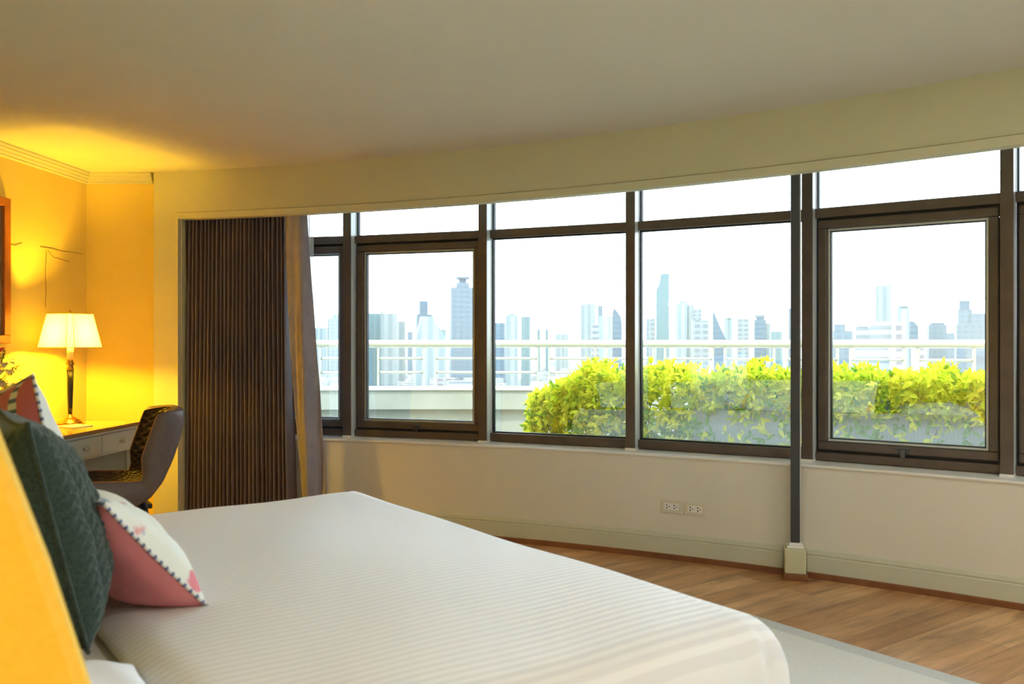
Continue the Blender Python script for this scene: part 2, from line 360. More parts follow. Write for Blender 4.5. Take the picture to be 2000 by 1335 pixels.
obj('jamb_lining', MB().prism([tuple(pL+n_*.03), tuple(pL+t_*.03+n_*.03), tuple(q1+t_*.03), tuple(q1)], 0, H), 'bulkhead', jw)
# recess closing wall behind the curtain up to the first mullion, then sill wall
struct('wall_recess', MB().sweep(arc(CW, RW, aLw+.01, am[0]-.002, 10), [(0, 0), (0, H), (.2, H), (.2, 0)]), 'lower_wall')
SZ = .598
wl = struct('wall_window', MB().sweep(arc(CW, RW, am[0]-.0019, A_R, 80), [(0, 0), (0, SZ-.012), (.27, SZ-.012), (.27, -.1), (.02, -.1)]), 'lower_wall')
struct('window_sill', MB().sweep(arc(CW, RW, am[0]-.0019, A_R, 80), [(-.012, SZ-.012), (-.014, SZ-.004), (-.010, SZ), (.28, SZ+.006), (.28, SZ-.012)]), 'white_paint')
D.objects['window_sill'].name = 'trim_2'
for nm, a0, a1 in (('baseboard_window', ang(1530, CW, RW), aLw), ('baseboard_right', A_R, ang(1578, CW, RW))):
    o = struct(nm, MB().sweep(arc(CW, RW, a0, a1, 50), [(0, .032), (-.016, .032), (-.016, .112), (-.010, .116), (-.010, .121), (-.014, .126), (-.008, .146), (0, .15)]), 'skirting')
    obj('base_shoe', MB().sweep(arc(CW, RW, a0, a1, 50), [(0, 0), (-.024, 0), (-.024, .026), (-.018, .032), (0, .032)]), 'dark_trim', o)
# crown moulding on left and far walls
crown = MB(); prof = [(0, 0), (.055, 0), (.055, -.012), (.045, -.02), (.045, -.03), (.03, -.036), (.026, -.05), (.014, -.055), (.014, -.066), (0, -.072)]
d1 = -LWD; nL = Vector((d1.y, -d1.x)); nF = Vector((0, -1)); bis = (nL+nF); bis = bis/ bis.dot(nF)
vs = []
for p, nn in ((C1, nL), (C0, bis), (Vector((-2.452, 6.0)), nF)):
    vs += [(p.x+nn.x*o, p.y+nn.y*o, H+z) for o, z in prof]
m_ = len(prof); crown.add(vs, [(i*m_+k, i*m_+(k+1) % m_, (i+1)*m_+(k+1) % m_, (i+1)*m_+k) for i in range(2) for k in range(m_)]+[tuple(range(m_)), tuple(range(2*m_, 3*m_))])
struct('trim_3', crown, 'bulkhead')
for nm, p, q in (('baseboard_left', C1, C0), ('baseboard_headboard', C2, C1)):
    d = (q-p).normalized(); n = Vector((d.y, -d.x)); struct(nm, MB().prism([tuple(p), tuple(q), tuple(q+n*.015), tuple(p+n*.015)], 0, .13), 'skirting')
# wallpaper crack and lifted seam on the left wall above the lamp
def LW(d, z, off=.002):      # point on the left wall at forward distance d
    return Vector((-2.91-.0638*(6.0-d)+off, d, z))
cr = MB()
def lwpx(px): return (2.91+.0638*6.0)/((1000-px)/FPX+.0638)
def crk(pts, r): cr.tube([LW(lwpx(a), EYE+(667.5-b)/FPX*lwpx(a)) for a, b in pts], r, 5)
crk([(90, 490), (88, 530), (89, 560), (88, 600)], .0016)
crk([(78, 482), (100, 485), (118, 490), (140, 492), (160, 496)], .0016)
crk([(14, 476), (30, 479), (42, 474)], .0014)
crk([(92, 488), (104, 502), (136, 511)], .0012)
obj('crack', cr, mat('wallpaper crack', (.22, .14, .06), .8), D.objects['wall_left'])

# ------------------------------------------------------------------ windows
ZB, ZT0, ZT1, ZTOP = .605, 1.927, 1.978, 2.36
def mull(a, name):
    o = struct(name); p = pol(CW, RW+.15, a); ax = Vector((-math.sin(a), math.cos(a)))
    obj('mullion', MB().obox(pol(CW, RW+.096, a), ax, .058, .012, SZ+.014, H), 'frame', o, bevel=.003)
    obj('mullion_flank', MB().obox(pol(CW, RW+.17, a), ax, .0575, .136, SZ+.016, H-.001), 'lit_flank', o)
    obj('mullion_foot', MB().obox(pol(CW, RW+.135, a), ax, .062, .10, SZ, SZ+.016), 'white_paint', o, bevel=.002)
    return o
for i in range(9): mull(am[i], 'trim_%d' % (10+i))
def pane_frame(i, sash):
    a0, a1 = am[i], am[i+1]
    w = struct('window_%d' % (i+1)); p0 = pol(CW, RW+.205, a0); p1 = pol(CW, RW+.205, a1); d = (p1-p0); L = d.length; d.normalize()
    c = (p0+p1)/2; nn = Vector((d.y, -d.x));
    if nn.dot(-c+Vector((0, 0))) < 0: nn = -nn     # towards the room
    Lc = L-.062
    def bar(name, u0, u1, z0, z1, dep, off, m, bev=.003):
        cc = c+d*((u0+u1)/2)+nn*off
        return obj(name, MB().obox(cc, d, u1-u0, dep, z0, z1), m, w, bevel=bev)
    h = Lc/2
    bar('transom', -h, h, ZT0, ZT1, .08, .012, 'frame')
    bar('bottom_rail', -h, h, ZB, .658 if not sash else .65, .08, .012, 'frame')
    bar('head_rail', -h, h, ZTOP, H, .08, .0, 'frame')
    def ring(name, u0, u1, z0, z1, t, dep, off, m, bev=.003):
        mb = MB(); 
        for (a, b, e, f) in ((u0, u1, z0, z0+t), (u0, u1, z1-t, z1), (u0, u0+t, z0+t, z1-t), (u1-t, u1, z0+t, z1-t)):
            cc = c+d*((a+b)/2)+nn*off; mb.obox(cc, d, b-a, dep, e, f)
        return obj(name, mb, m, w, bevel=bev)
    ring('top_gasket', -h, h, ZT1, ZTOP, .008, .03, -.005, 'gasket', 0)
    bar('glass_top', -h+.006, h-.006, ZT1+.004, ZTOP-.004, .006, -.01, 'glass', 0)
    if sash:
        ring('sash_gap', -h, h, .65, ZT0, .014, .05, -.005, 'gasket', 0)
        s = ring('sash_frame', -h+.014, h-.014, .664, ZT0-.014, .045, .055, .018, 'frame', .006)
        ring('sash_bead', -h+.059, h-.059, .709, ZT0-.059, .014, .03, .010, 'alu', .003)
        ring('gasket', -h+.072, h-.072, .722, ZT0-.072, .006, .03, .004, 'gasket', 0)
        bar('glass_main', -h+.06, h-.06, .71, ZT0-.06, .006, 0, 'glass', 0)
        # handle
        hc = c+nn*.05; hb = MB().obox(hc, d, .055, .02, .672, .692); hb.obox(hc+nn*.012, d, .026, .022, .650, .70); hb.obox(hc+nn*.02, d, .07, .012, .694, .704)
        obj('handle', hb, mat('dark metal handle', (.10, .10, .105), .35, .8), w, bevel=.003)
    else:
        ring('gasket', -h, h, .658, ZT0, .008, .03, 0, 'gasket', 0)
        bar('glass_main', -h+.006, h-.006, .66, ZT0-.004, .006, -.005, 'glass', 0)
for i, s in zip(range(8), (True, True, False, False, True, True, False, True)): pane_frame(i, s)

# free-standing dark post with its plinth in front of the wall
pp = hit(1553, CW, RW-.062); a_ = math.atan2(*(pp-CW).yx); ax = Vector((1, -.28)).normalized()
po = thing('post', 'slim dark grey metal post rising from a pale plinth before the windows', 'post', (pp.x, pp.y, 0))
obj('shaft', MB().obox(pp, ax, .046, .046, .19, BZ+.2), 'post', po, bevel=.003)
obj('edge_strip', MB().obox(pp+ax*.026+Vector((ax.y, -ax.x))*-.01, ax, .006, .03, .19, BZ+.2), 'alu', po)
pb = MB().obox(pp, ax, .108, .108, .034, .165); obj('plinth', pb, 'bulkhead', po, bevel=.006)
obj('plinth_cap', MB().obox(pp, ax, .085, .085, .165, .178).obox(pp, ax, .062, .062, .178, .192), 'white_paint', po, bevel=.003)
obj('plinth_shoe', MB().obox(pp, ax, .122, .122, 0, .034), 'dark_trim', po, bevel=.003)

# sockets
for px, py, lab in ((1312.5, 988.5, 'left one of the two cream double sockets on the low wall'), (1358.5, 993.5, 'right one of the two cream double sockets, nearer the dark post')):
    p = hit(px, CW, RW); a = math.atan2(*(p-CW).yx); z = EYE+(667.5-py)/FPX*p.y
    t = thing('power_socket', lab, 'socket', (p.x, p.y, z), a-PI/2, 'double sockets on the window wall')
    obj('plate', MB().box(-.062, .062, -.008, 0, -.037, .037), 'plastic', t, bevel=.003, local=True)
    obj('insert', MB().box(-.042, .042, -.0095, -.007, -.018, .018), 'white_paint', t, bevel=.001, local=True)
    for sx in (-.022, .022):
        hb = MB()
        for hx, hz, r in ((-.006, .008, .0042), (-.006, -.008, .0042), (.008, 0, .0034)):
            hb.add([(sx+hx+r*math.cos(k*PI/6), -.0099+(.001 if j else 0), hz+r*math.sin(k*PI/6)) for j in (0, 1) for k in range(12)],
                   [tuple(range(12)), tuple(range(12, 24))]+[(k, (k+1) % 12, 12+(k+1) % 12, 12+k) for k in range(12)])
        obj('socket_holes', hb, 'hole', t, local=True)

# ------------------------------------------------------------------ curtain
def curtain():
    a0 = ang(356, CW, RW-.09); a1 = ang(606, CW, RW-.09); c = pol(CW, RW-.09, (a0+a1)/2)
    t = thing('curtain', 'dark mauve satin curtain gathered in pleats beside the windows', 'curtain', (c.x, c.y, 0))
    NP = 27; rnd = random.Random(3); ph = [rnd.uniform(-.5, .5) for _ in range(40)]; amp = [rnd.uniform(.65, 1.15) for _ in range(40)]
    def fn(u, v):
        z = .03+(BZ+.16-.03)*(1-v)
        k = u*NP; i = int(min(k, NP-.001)); wob = ph[i]*.25*math.sin(PI*(k-i))
        spread0 = -.016*v**1.3*(1-u)**3*3; spread1 = .005*v**2*u**6
        e0 = ang(357, CW, RW-.1)+(.0025)*v; e1 = ang(566, CW, RW-.1)-.0028*v**1.5
        a = e0+(e1-e0)*(u+.006*wob*v)
        A = (.045+.012*v)*(.75+.25*amp[i])
        r = RW-.108+A*math.cos(2*PI*(k+.08*math.sin(k*1.7)+.06*v*math.sin(k*.9+1)))+.006*math.sin(6*v+k)*v
        return (*pol(CW, r, a), z)
    obj('pleated_panel', MB().grid(fn, 27*12, 24), 'satin', t, smooth=True, solid=.003)
    def fe(u, v):
        z = .02+(BZ+.16-.02)*(1-v)
        top0, top1 = ang(560, CW, RW-.15), ang(603, CW, RW-.15)
        w1 = top1+(ang(643, CW, RW-.15)-top1)*max(0, v*1.35)**1.25*.82
        w0 = top0+(ang(600, CW, RW-.15)-top0)*v**1.4*.9
        a = w0+(w1-w0)*u
        r = RW-.185+.055*math.sin(PI*(u*1.15-.1))*(-.5)-.018*math.sin(u*9+v*5)*(.3+v)+.006*math.sin(31*v+9*u)*v*u
        return (*pol(CW, r, a), z)
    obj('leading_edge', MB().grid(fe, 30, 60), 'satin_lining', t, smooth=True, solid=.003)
    obj('curtain_track', MB().sweep(arc(CW, RW-.09, ang(350, CW, RW), am[3], 20), [(-.01, BZ+.17), (-.01, BZ+.19), (.012, BZ+.19), (.012, BZ+.17)]), 'white_paint', t)
curtain()
def sheer():
    a0 = ang(585, CW, RW-.04); a1 = ang(612.5, CW, RW-.04); c = pol(CW, RW-.04, a1)
    t = thing('sheer_curtain', 'narrow bunch of pale sheer curtain showing past the satin curtain edge', 'curtain', (c.x, c.y, 0))
    obj('sheer_panel', MB().grid(lambda u, v: (*pol(CW, RW-.045+.018*math.sin(u*PI*7), a0+(a1-a0)*u), .62+(BZ+.12-.62)*(1-v)), 50, 6), 'sheer', t, smooth=True)
sheer()

# ------------------------------------------------------------------ painting on the left wall
d0 = lwpx(12); pz0, pz1 = 1.24, EYE+(667.5-388)/FPX*d0
def lwbox(da, db, z0, z1, o0, o1):
    return MB().hexa([LW(da, z0, o0), LW(da, z0, o1), LW(db, z0, o1), LW(db, z0, o0), LW(da, z1, o0), LW(da, z1, o1), LW(db, z1, o1), LW(db, z1, o0)])
pt = thing('picture', 'framed picture in orange brown wood on the left wall', 'picture', tuple(LW(d0-.5, pz0, .0)))
fb = MB()
for da, db, z0, z1 in ((d0-1.0, d0, pz0, pz0+.05), (d0-1.0, d0, pz1-.05, pz1), (d0-.06, d0, pz0+.05, pz1-.05), (d0-1.0, d0-.94, pz0+.05, pz1-.05)):
    b = lwbox(da, db, z0, z1, .001, .03); fb.add(b.v, b.f)
obj('picture_frame', fb, 'frame_wood', pt, bevel=.004)
obj('canvas', lwbox(d0-.95, d0-.05, pz0+.04, pz1-.04, .002, .012), 'canvas', pt)

# ------------------------------------------------------------------ desk, lamp, vase, chair
DZ = .75
dd = -LWD                                         # direction along the left wall, away from camera
dn = Vector((dd.y, -dd.x))                        # out of the wall into the room
dO = Vector((LW(5.60, 0).x, 5.60))                # far wall-side corner
def DK(a, b, z): p = dO-dd*a+dn*b; return (p.x, p.y, z)   # a: towards camera, b: out from wall
def dbox(a0, a1, b0, b1, z0, z1):
    return MB().hexa([DK(a0, b0, z0), DK(a1, b0, z0), DK(a1, b1, z0), DK(a0, b1, z0), DK(a0, b0, z1), DK(a1, b0, z1), DK(a1, b1, z1), DK(a0, b1, z1)])
DEP = .60; LEN = 1.32
dk = thing('desk', 'pale painted writing desk with drawers and varnished top by the left wall', 'desk', DK(LEN/2, DEP/2, 0), 0)
obj('desktop', dbox(0, LEN, .01, DEP, DZ-.022, DZ), 'desk_top', dk, bevel=.004)
obj('top_moulding', dbox(.01, LEN-.01, .02, DEP-.008, DZ-.036, DZ-.022), 'desk_white', dk, bevel=.003)
obj('apron', dbox(.03, LEN-.03, .03, DEP-.03, .585, DZ-.036), 'desk_white', dk, bevel=.002)
for k, (a0, a1) in enumerate(((.065, .455), (.465, .855), (.865, 1.255))):
    dr = obj('drawer', dbox(a0, a1, DEP-.032, DEP-.018, .60, .708), 'desk_white', dk, bevel=.003)
    kp = Vector(DK((a0+a1)/2, DEP-.018, .655)); n3 = Vector((dn.x, dn.y, 0))
    obj('knob', MB().tube([kp, kp+n3*.008, kp+n3*.016, kp+n3*.024, kp+n3*.03], [.006, .006, .014, .014, .006], 12), 'crystal', dr, smooth=True)
for a0 in (.03, LEN-.075):
    for b0 in (.03, DEP-.075):
        obj('leg', dbox(a0, a0+.045, b0, b0+.045, 0, .585), 'desk_white', dk, bevel=.004)
obj('side_panel', dbox(.04, .055, .075, DEP-.075, .10, .585), 'desk_white', dk)
obj('back_panel', dbox(.075, LEN-.075, .03, .045, .10, .585), 'desk_white', dk)

lp = Vector(((137-1000)/FPX*5.36, 5.36))
lm = thing('table_lamp', 'brass and black column table lamp with lit cream shade on the desk', 'lamp', (lp.x, lp.y, DZ))
def lq(h, s0, cut): # cut-corner square of half size s0
    a = s0; c = s0-cut; return [(a, -c), (a, c), (c, a), (-c, a), (-a, c), (-a, -c), (-c, -a), (c, -a)]
RZ = R(45)+math.atan2(-lp.x, lp.y)*1.0
lm.rotation_euler.z = RZ
hs = .69
z_b, z_t = EYE-DZ+(667.5-678)/FPX*5.36, EYE-DZ+(667.5-613)/FPX*5.36
sh = MB(); lo = lq(0, .162*.86, .03); hi = lq(0, .117*.86, .022)
sh.add([(*p, z_b) for p in lo]+[(*p, z_t) for p in hi], [(i, (i+1) % 8, 8+(i+1) % 8, 8+i) for i in range(8)])
shade = obj('lamp_shade', sh, 'shade', lm, local=True)
tr = MB()
for q, z in ((lo, z_b), (hi, z_t)):
    for i in range(8): tr.tube([(*q[i], z), (*q[(i+1) % 8], z)], .0022, 5)
for i in range(8): tr.tube([(*lo[i], z_b), (*hi[i], z_t)], .0016, 5)
obj('shade_trim', tr, mat('gold braid', (.72, .50, .16), .5), shade, local=True)
obj('base', MB().lathe([(.078, 0), (.08, .008), (.074, .014), (.06, .018), (.058, .026), (.045, .03), (.035, .038), (.016, .046), (.012, .06)]), 'brass', lm, smooth=True, local=True)
obj('column', MB().lathe([(.012, .06), (.0135, .10), (.018, .22), (.0205, .33)]), 'black_lacquer', lm, smooth=True, local=True)
obj('collar', MB().lathe([(.0205, .33), (.024, .336), (.02, .342), (.018, .352), (.022, .36), (.024, .37), (.017, .38), (.019, .388), (.014, .395)]), 'brass', lm, smooth=True, local=True)
obj('candle_sleeve', MB().lathe([(.0185, .395), (.0185, .47), (.014, .476)]), 'candle', lm, smooth=True, local=True)
obj('bulb', MB().lathe([(.012, .478), (.02, .50), (.027, .53), (.024, .555), (.012, .568)]), 'lampbulb', lm, smooth=True, local=True)
obj('finial', MB().lathe([(.004, .568), (.004, z_t), (.01, z_t+.004), (.006, z_t+.01), (.009, z_t+.016), (.002, z_t+.026)], seg=12), 'brass', lm, smooth=True, local=True)
def lamp_light(loc, power, rad=.03, col=(1, .56, .02)):
    l = D.lights.new('lamp light', 'POINT'); l.energy = power; l.color = col; l.shadow_soft_size = rad
    o = D.objects.new('lamp light', l); COL.objects.link(o); o.location = loc; return o
lamp_light((lp.x, lp.y, DZ+.525), 84, .035)

cdv = MB().prism([DK(.42, .28, 0)[:2], DK(.50, .42, 0)[:2], DK(.36, .47, 0)[:2], DK(.28, .33, 0)[:2]], DZ+.001, DZ+.006)
tag(obj('leaflet', cdv, 'paper'), 'white leaflet lying flat on the desk in front of the lamp', 'paper')

vp = Vector(px2(-14, 5.0)); 
vz = thing('flower_vase', 'white vase of pink and white flowers on the desk at the frame edge', 'vase', (vp.x, vp.y, DZ))
obj('vase_body', MB().lathe([(.035, 0), (.055, .03), (.062, .08), (.05, .13), (.032, .165), (.038, .18)]), 'vase', vz, smooth=True, local=True)
def petal(mb, c, d, L, w, droop=.3):
    d = Vector(d).normalized(); s = d.cross(Vector((0, 0, 1))).normalized() if abs(d.z) < .95 else Vector((1, 0, 0)); up = s.cross(d)
    pts = [(0, 0, 0), (.35, .7, .06), (.7, 1, .02), (1, 0, -droop), (.7, -1, .02), (.35, -.7, .06), (.5, 0, .0)]
    vs = [Vector(c)+d*(a*L)+s*(b*w/2)+up*(e*L) for a, b, e in pts]
    mb.add(vs, [(0, 1, 6), (1, 2, 6), (2, 3, 6), (3, 4, 6), (4, 5, 6), (5, 0, 6)])
rf = random.Random(5)
def toward(px, py, d=5.0): return pxw(px, py, d)-Vector((vp.x, vp.y, DZ))
sp = MB(); lf = MB(); heads = []
def stemto(p): sp.tube([(0, 0, .16), (p.x*.4, p.y*.4, .16+(p.z-.16)*.6), tuple(p)], .0025, 5)
p = toward(-2, 688); stemto(p); pk = MB()
for k in range(16): petal(pk, p, (math.cos(k*2.4), math.sin(k*2.4), .35+.3*(k % 3)), .05, .011, .1)
for q in ((18, 722), (2, 745), (-12, 716), (22, 748), (8, 708), (4, 762)):
    p = toward(*q, 4.98+.04*rf.random()); stemto(p); wh = MB()
    for k in range(7): petal(wh, p, (math.cos(k*.9), math.sin(k*.9)-.3, .35*math.sin(k*2)+.1), .075, .044, .3)
    obj('blossom', wh, 'petal_white', vz, local=True, smooth=True)
obj('blossom', pk, 'petal_pink', vz, local=True, smooth=True)
for (a, b) in (((14, 730), (40, 712)), ((8, 752), (22, 776)), ((-5, 740), (14, 764)), ((5, 700), (10, 690)), ((-8, 735), (-20, 700))):
    p, q = toward(*a), toward(*b); sp.tube([(0, 0, .16), tuple(p), tuple(q)], .0018, 5)
    for k in range(22):
        t = k/21; c = p.lerp(q, t); petal(lf, c, (rf.uniform(-1, 1), rf.uniform(-.4, .4), rf.uniform(-.6, 1)), .026, .011)
obj('stems', sp, 'stem', vz, local=True); obj('leaves', lf, mat('flower leaf', (.22, .27, .05), .6), vz, local=True)

def chair():
    cpos = Vector((-2.13, 4.82)); f = Vector((-.86, -.51)).normalized()
    t = thing('desk_chair', 'plum grey leather bucket chair with diamond quilted inside at the desk', 'chair', (cpos.x, cpos.y, 0), math.atan2(f.y, f.x))
    # local x forward, y left, z up
    prof = [(.30, .455), (.28, .475), (.2, .482), (.08, .475), (-.03, .468), (-.09, .485), (-.135, .535), (-.165, .61), (-.195, .70), (-.225, .79), (-.245, .86), (-.25, .885)]
    def P(v):
        k = v*(len(prof)-1); i = min(int(k), len(prof)-2); a = k-i; p0, p1 = prof[i], prof[i+1]
        return p0[0]+(p1[0]-p0[0])*a, p0[1]+(p1[1]-p0[1])*a
    def back(v): return max(0, min(1, (v-.36)/.3))
    def inner(u, v):
        x, z = P(v); y = (u-.5)*2; b = back(v); hw = .235-.015*b
        top = max(0, (v-.8)/.2)
        return (x+(.115*b*abs(y)**2.6), y*hw, z+.045*(1-b)*abs(y)**3-.03*top*abs(y)**3)
    def outer(u, v):
        x, z = P(v); y = (u-.5)*2; b = back(v); top = max(0, (v-.75)/.25)
        th = .075*(1-.35*top)
        hw = .250-.015*b
        return (x+(.105*b*abs(y)**4)-th*b-.01*(1-b), y*hw, z-(1-b)*(.105-.03*abs(y)**4)*(1 if v > .03 else .7)-b*.01*(1-v)*4-.012*top)
    N = 24
    obj('quilted_liner', MB().grid(inner, N, N*2), 'quilt', t, smooth=True, local=True, uv=N)
    obj('outer_shell', MB().grid(outer, N, N*2), 'leather', t, smooth=True, local=True)
    rim = MB(); loop = []
    for j in range(2*N+1): loop.append((0, j/(2*N)))
    for i in range(1, N+1): loop.append((i/N, 1))
    for j in range(2*N-1, -1, -1): loop.append((1, j/(2*N)))
    for i in range(N-1, 0, -1): loop.append((i/N, 0))
    L = len(loop); rows = []
    for s in range(5):
        for (u, v) in loop:
            a = Vector(inner(u, v)); b = Vector(outer(u, v)); q = a.lerp(b, s/4)
            rows.append(q+ (Vector((0, (u-.5)*2*.012, 0))+Vector((0, 0, .012 if v == 1 else 0)))*math.sin(PI*s/4))
    rim.add(rows, [(s*L+k, s*L+(k+1) % L, (s+1)*L+(k+1) % L, (s+1)*L+k) for s in range(4) for k in range(L)])
    obj('side_rim', rim, 'leather', t, smooth=True, local=True)
    pts = [Vector(inner(0, j/40)) for j in range(41)]+[Vector(inner(i/20, 1)) for i in range(1, 21)]+[Vector(inner(1, 1-j/40)) for j in range(1, 41)]
    obj('piping', MB().tube(pts, .0035, 6), mat('tan piping', (.35, .16, .06), .5), t, smooth=True, local=True)
    for sx, sy in ((.2, .17), (.2, -.17), (-.07, .17), (-.07, -.17)):
        ex = .05 if sx > 0 else -.09
        obj('leg', MB().tube([(sx, sy, .385), (sx+ex, sy*1.18, .0)], [.019, .011], 12), 'chair_leg', t, smooth=True, local=True)
    obj('under_frame', MB().box(-.12, .2, -.17, .17, .352, .378), 'chair_leg', t, local=True, bevel=.005)
chair()

# ------------------------------------------------------------------ bed
BW = 2.31; BZT = .575
bed_loc = B2(1.0, BW/2)
bed = thing('bed', 'wide bed with a mustard winged headboard', 'bed', (bed_loc.x, bed_loc.y, 0), math.atan2(BX.y, BX.x))
# bed-local: x towards foot, y towards far side
def rbox(x0, x1, y0, y1, z0, z1): return MB().box(x0, x1, y0, y1, z0, z1)
hy = BW/2
obj('bed_base', rbox(-.95, .88, -hy+.10, hy-.10, .06, .30), 'bed_base', bed, local=True, bevel=.02)
obj('mattress', rbox(-.95, .91, -hy+.09, hy-.09, .30, .53), 'mattress', bed, local=True, bevel=.05)
for sx in (-.85, .78):
    for sy in (-1, 1): obj('leg', rbox(sx-.03, sx+.03, sy*(hy-.18)-.03, sy*(hy-.18)+.03, 0, .06), 'chair_leg', bed, local=True)
hb = obj('headboard', rbox(-1.08, -.97, -hy-.02, hy+.10, .05, 1.21), 'hb_fabric', bed, local=True, bevel=.03)
# wing: front edge slopes; s=1.586 at z .76, s=1.696 at z 1.164
def wing(sgn):
    y0 = -hy-.075 if sgn < 0 else hy+.03; y1 = y0+.075
    pr = [(-1.08, .05), (-.37, .05), (-.43, .30), (-.51, .55), (-.588, .76), (-.645, .96), (-.715, 1.17), (-.78, 1.20), (-.90, 1.21), (-1.08, 1.21)]
    n = len(pr); vs = [(x, y0, z) for x, z in pr]+[(x, y1, z) for x, z in pr]
    return obj('headboard_wing', MB().add(vs, [tuple(range(n)), tuple(range(n, 2*n))]+[(i, (i+1) % n, n+(i+1) % n, n+i) for i in range(n)]), 'hb_fabric', bed, local=True, bevel=.022)
wing(-1); wing(1)
# duvet
def duvet():
    X0, X1 = -.40, .99; Y0, Y1 = -hy, hy+.03; r = .09; zt = BZT; drop = .42
    def prof(d):    # d: arc length measured inwards(-)/outwards(+) from the start of the rounding -> (horizontal, down)
        if d <= 0: return d, 0
        q = d/(r*PI/2)
        if q < 1: return r*math.sin(q*PI/2), r*(1-math.cos(q*PI/2))
        return r+.015*math.sin((d-r)*4), r+(d-r*PI/2)
    NU, NV = 110, 150; LX = X1-X0-r+r*PI/2+drop; 
    LY = (Y1-Y0-2*r)+2*(r*PI/2+drop)
    rn = random.Random(2)
    def fn(u, v):
        sx = u*LX; sy = v*LY-LY/2
        dx, zx = prof(sx-(X1-X0-r)); x = X0+(X1-X0-r)+dx
        hyy = (Y1-Y0)/2-r; dy, zy = prof(abs(sy)-hyy); y = math.copysign(hyy+dy, sy)-.01
        down = max(zx, zy) if (zx == 0 or zy == 0) else (zx**1.5+zy**1.5)**(1/1.5)
        if zx > 0 and zy > 0:
            # round the corner in plan
            ox, oy = max(dx, 0), max(dy, 0); rr = math.hypot(ox, oy); m = max(ox, oy)
            if rr > 0:
                k = (r+.04)/max(rr, r+.04) if rr > r else 1
                x = X1-r+ox*(k*.9+.1); y = math.copysign(hyy+oy*(k*.9+.1), sy)
            down = min(down, zt-.10)
        z = zt-min(down, zt-.11)
        puff = .022*(1-((x-.3)/.9)**2)*(1-(y/hy)**4)
        if down == 0: z += max(puff, -.01)
        z += .0035*math.sin(x*5+y*3)+.0025*math.sin(x*11-y*7)
        if zy > 0 or zx > 0:
            wv = .012*min(1, max(zx, zy)/.25); 
            if zy > zx: y += math.copysign(wv*math.sin(x*9+2), sy)
            else: x += wv*math.sin(y*8+1)
        # head hem sinks a little
        hx = x-X0
        if hx < .10: z -= .035*(1-hx/.10)**2
        return (x, y, z)
    mb = MB().grid(fn, NU, NV)
    mw = bed.matrix_basis
    d = D.objects.new('d', None)
    o = thing('duvet', 'white sateen striped duvet spread over the wide bed', 'duvet', (bed_loc.x, bed_loc.y, 0), bed.rotation_euler.z)
    obj('duvet_cover', mb, 'duvet', o, local=True, smooth=True, solid=.012)
    D.objects.remove(d)
duvet()
def pillow(name, label, cat, s, w, z, sx, sz, th, tilt, front, back, edge=None, yaw=0, roll=0, pinch=.07, group=None, flat=.0):
    """cushion: sx wide across the bed, sz tall, stands on its lower edge, tilt = lean towards the headboard"""
    o = thing(name, label, cat, tuple(B3(s, w, z)), 0, group)
    lx = Vector((-BY.x, -BY.y, 0)); ly = Vector((BX.x, BX.y, 0)); 
    m = Matrix.Rotation(R(yaw), 3, 'Z') @ Matrix((lx, ly, Vector((0, 0, 1)))).transposed() @ Matrix.Rotation(R(tilt), 3, 'X') @ Matrix.Rotation(R(roll), 3, 'Y')
    o.rotation_euler = m.to_euler()
    knit = front == 'knit'
    def side(sg):
        def fn(u, v):
            a = (u-.5)*2; b = (v-.5)*2
            px_ = a*sx/2*(1-pinch*(1-b*b)); pz = sz/2+b*sz/2*(1-pinch*(1-a*a))
            t = th/2*((1-abs(a)**2.4)*(1-abs(b)**2.4))**.55
            t *= 1+.10*math.sin(a*5+b*2)*(1-abs(a))+ .04*math.sin(b*13+a*4)
            t *= 1-.12*b
            if knit:
                c = a*5; fr = abs((c % 1)-.5)*2; t += .013*(1-fr**3)*(.45+.55*abs(math.sin((b*11+fr*1.3)*PI*.5*1.6)))*min(1, t/.03)
            return (px_, sg*t, pz)
        return fn
    N = 150 if knit else 26
    obj('front_cover', MB().grid(side(-1 if False else 1), N, N), front, o, local=True, smooth=True)
    obj('back_cover', MB().grid(side(-1), N, N), back, o, local=True, smooth=True)
    if edge:
        lp_ = [(u/24, 0) for u in range(24)]+[(1, v/24) for v in range(24)]+[(1-u/24, 1) for u in range(24)]+[(0, 1-v/24) for v in range(25)]
        f = side(1); pts = [Vector(f(u, v)) for u, v in lp_]
        obj('piping', MB().tube(pts, .005, 6), edge, o, local=True, smooth=True)
    return o
# hidden-to-partly visible white sleeping pillows at the head
pillow('bed_pillow', 'plump white pillow nearest the camera beside the headboard wing', 'pillow', 1.39, .26, .565, .70, .46, .15, 84, 'linen', 'linen', group='white pillows at the head of the bed')
pillow('bed_pillow', 'plump white pillow at the far side of the bed head', 'pillow', 1.62, 1.62, .585, .74, .48, .16, 60, 'linen', 'linen', group='white pillows at the head of the bed')
pillow('cushion', 'dark green chunky knit cushion leaning at the head of the bed', 'cushion', 1.465, .95, .585, .54, .51, .22, 13, 'knit', 'knit', 'knit')
pillow('cushion', 'tall rose pink cushion with ticked stripes behind the green cushion', 'cushion', 1.44, 1.48, .565, .58, .57, .22, 10, 'floral', 'ticked_pink', 'ticked', roll=-9, yaw=14)
pillow('cushion', 'small rose and white floral cushion slumped low on the duvet', 'cushion', 1.22, 1.08, .585, .46, .40, .19, 42, 'floral', 'pink', 'ticked', yaw=16)

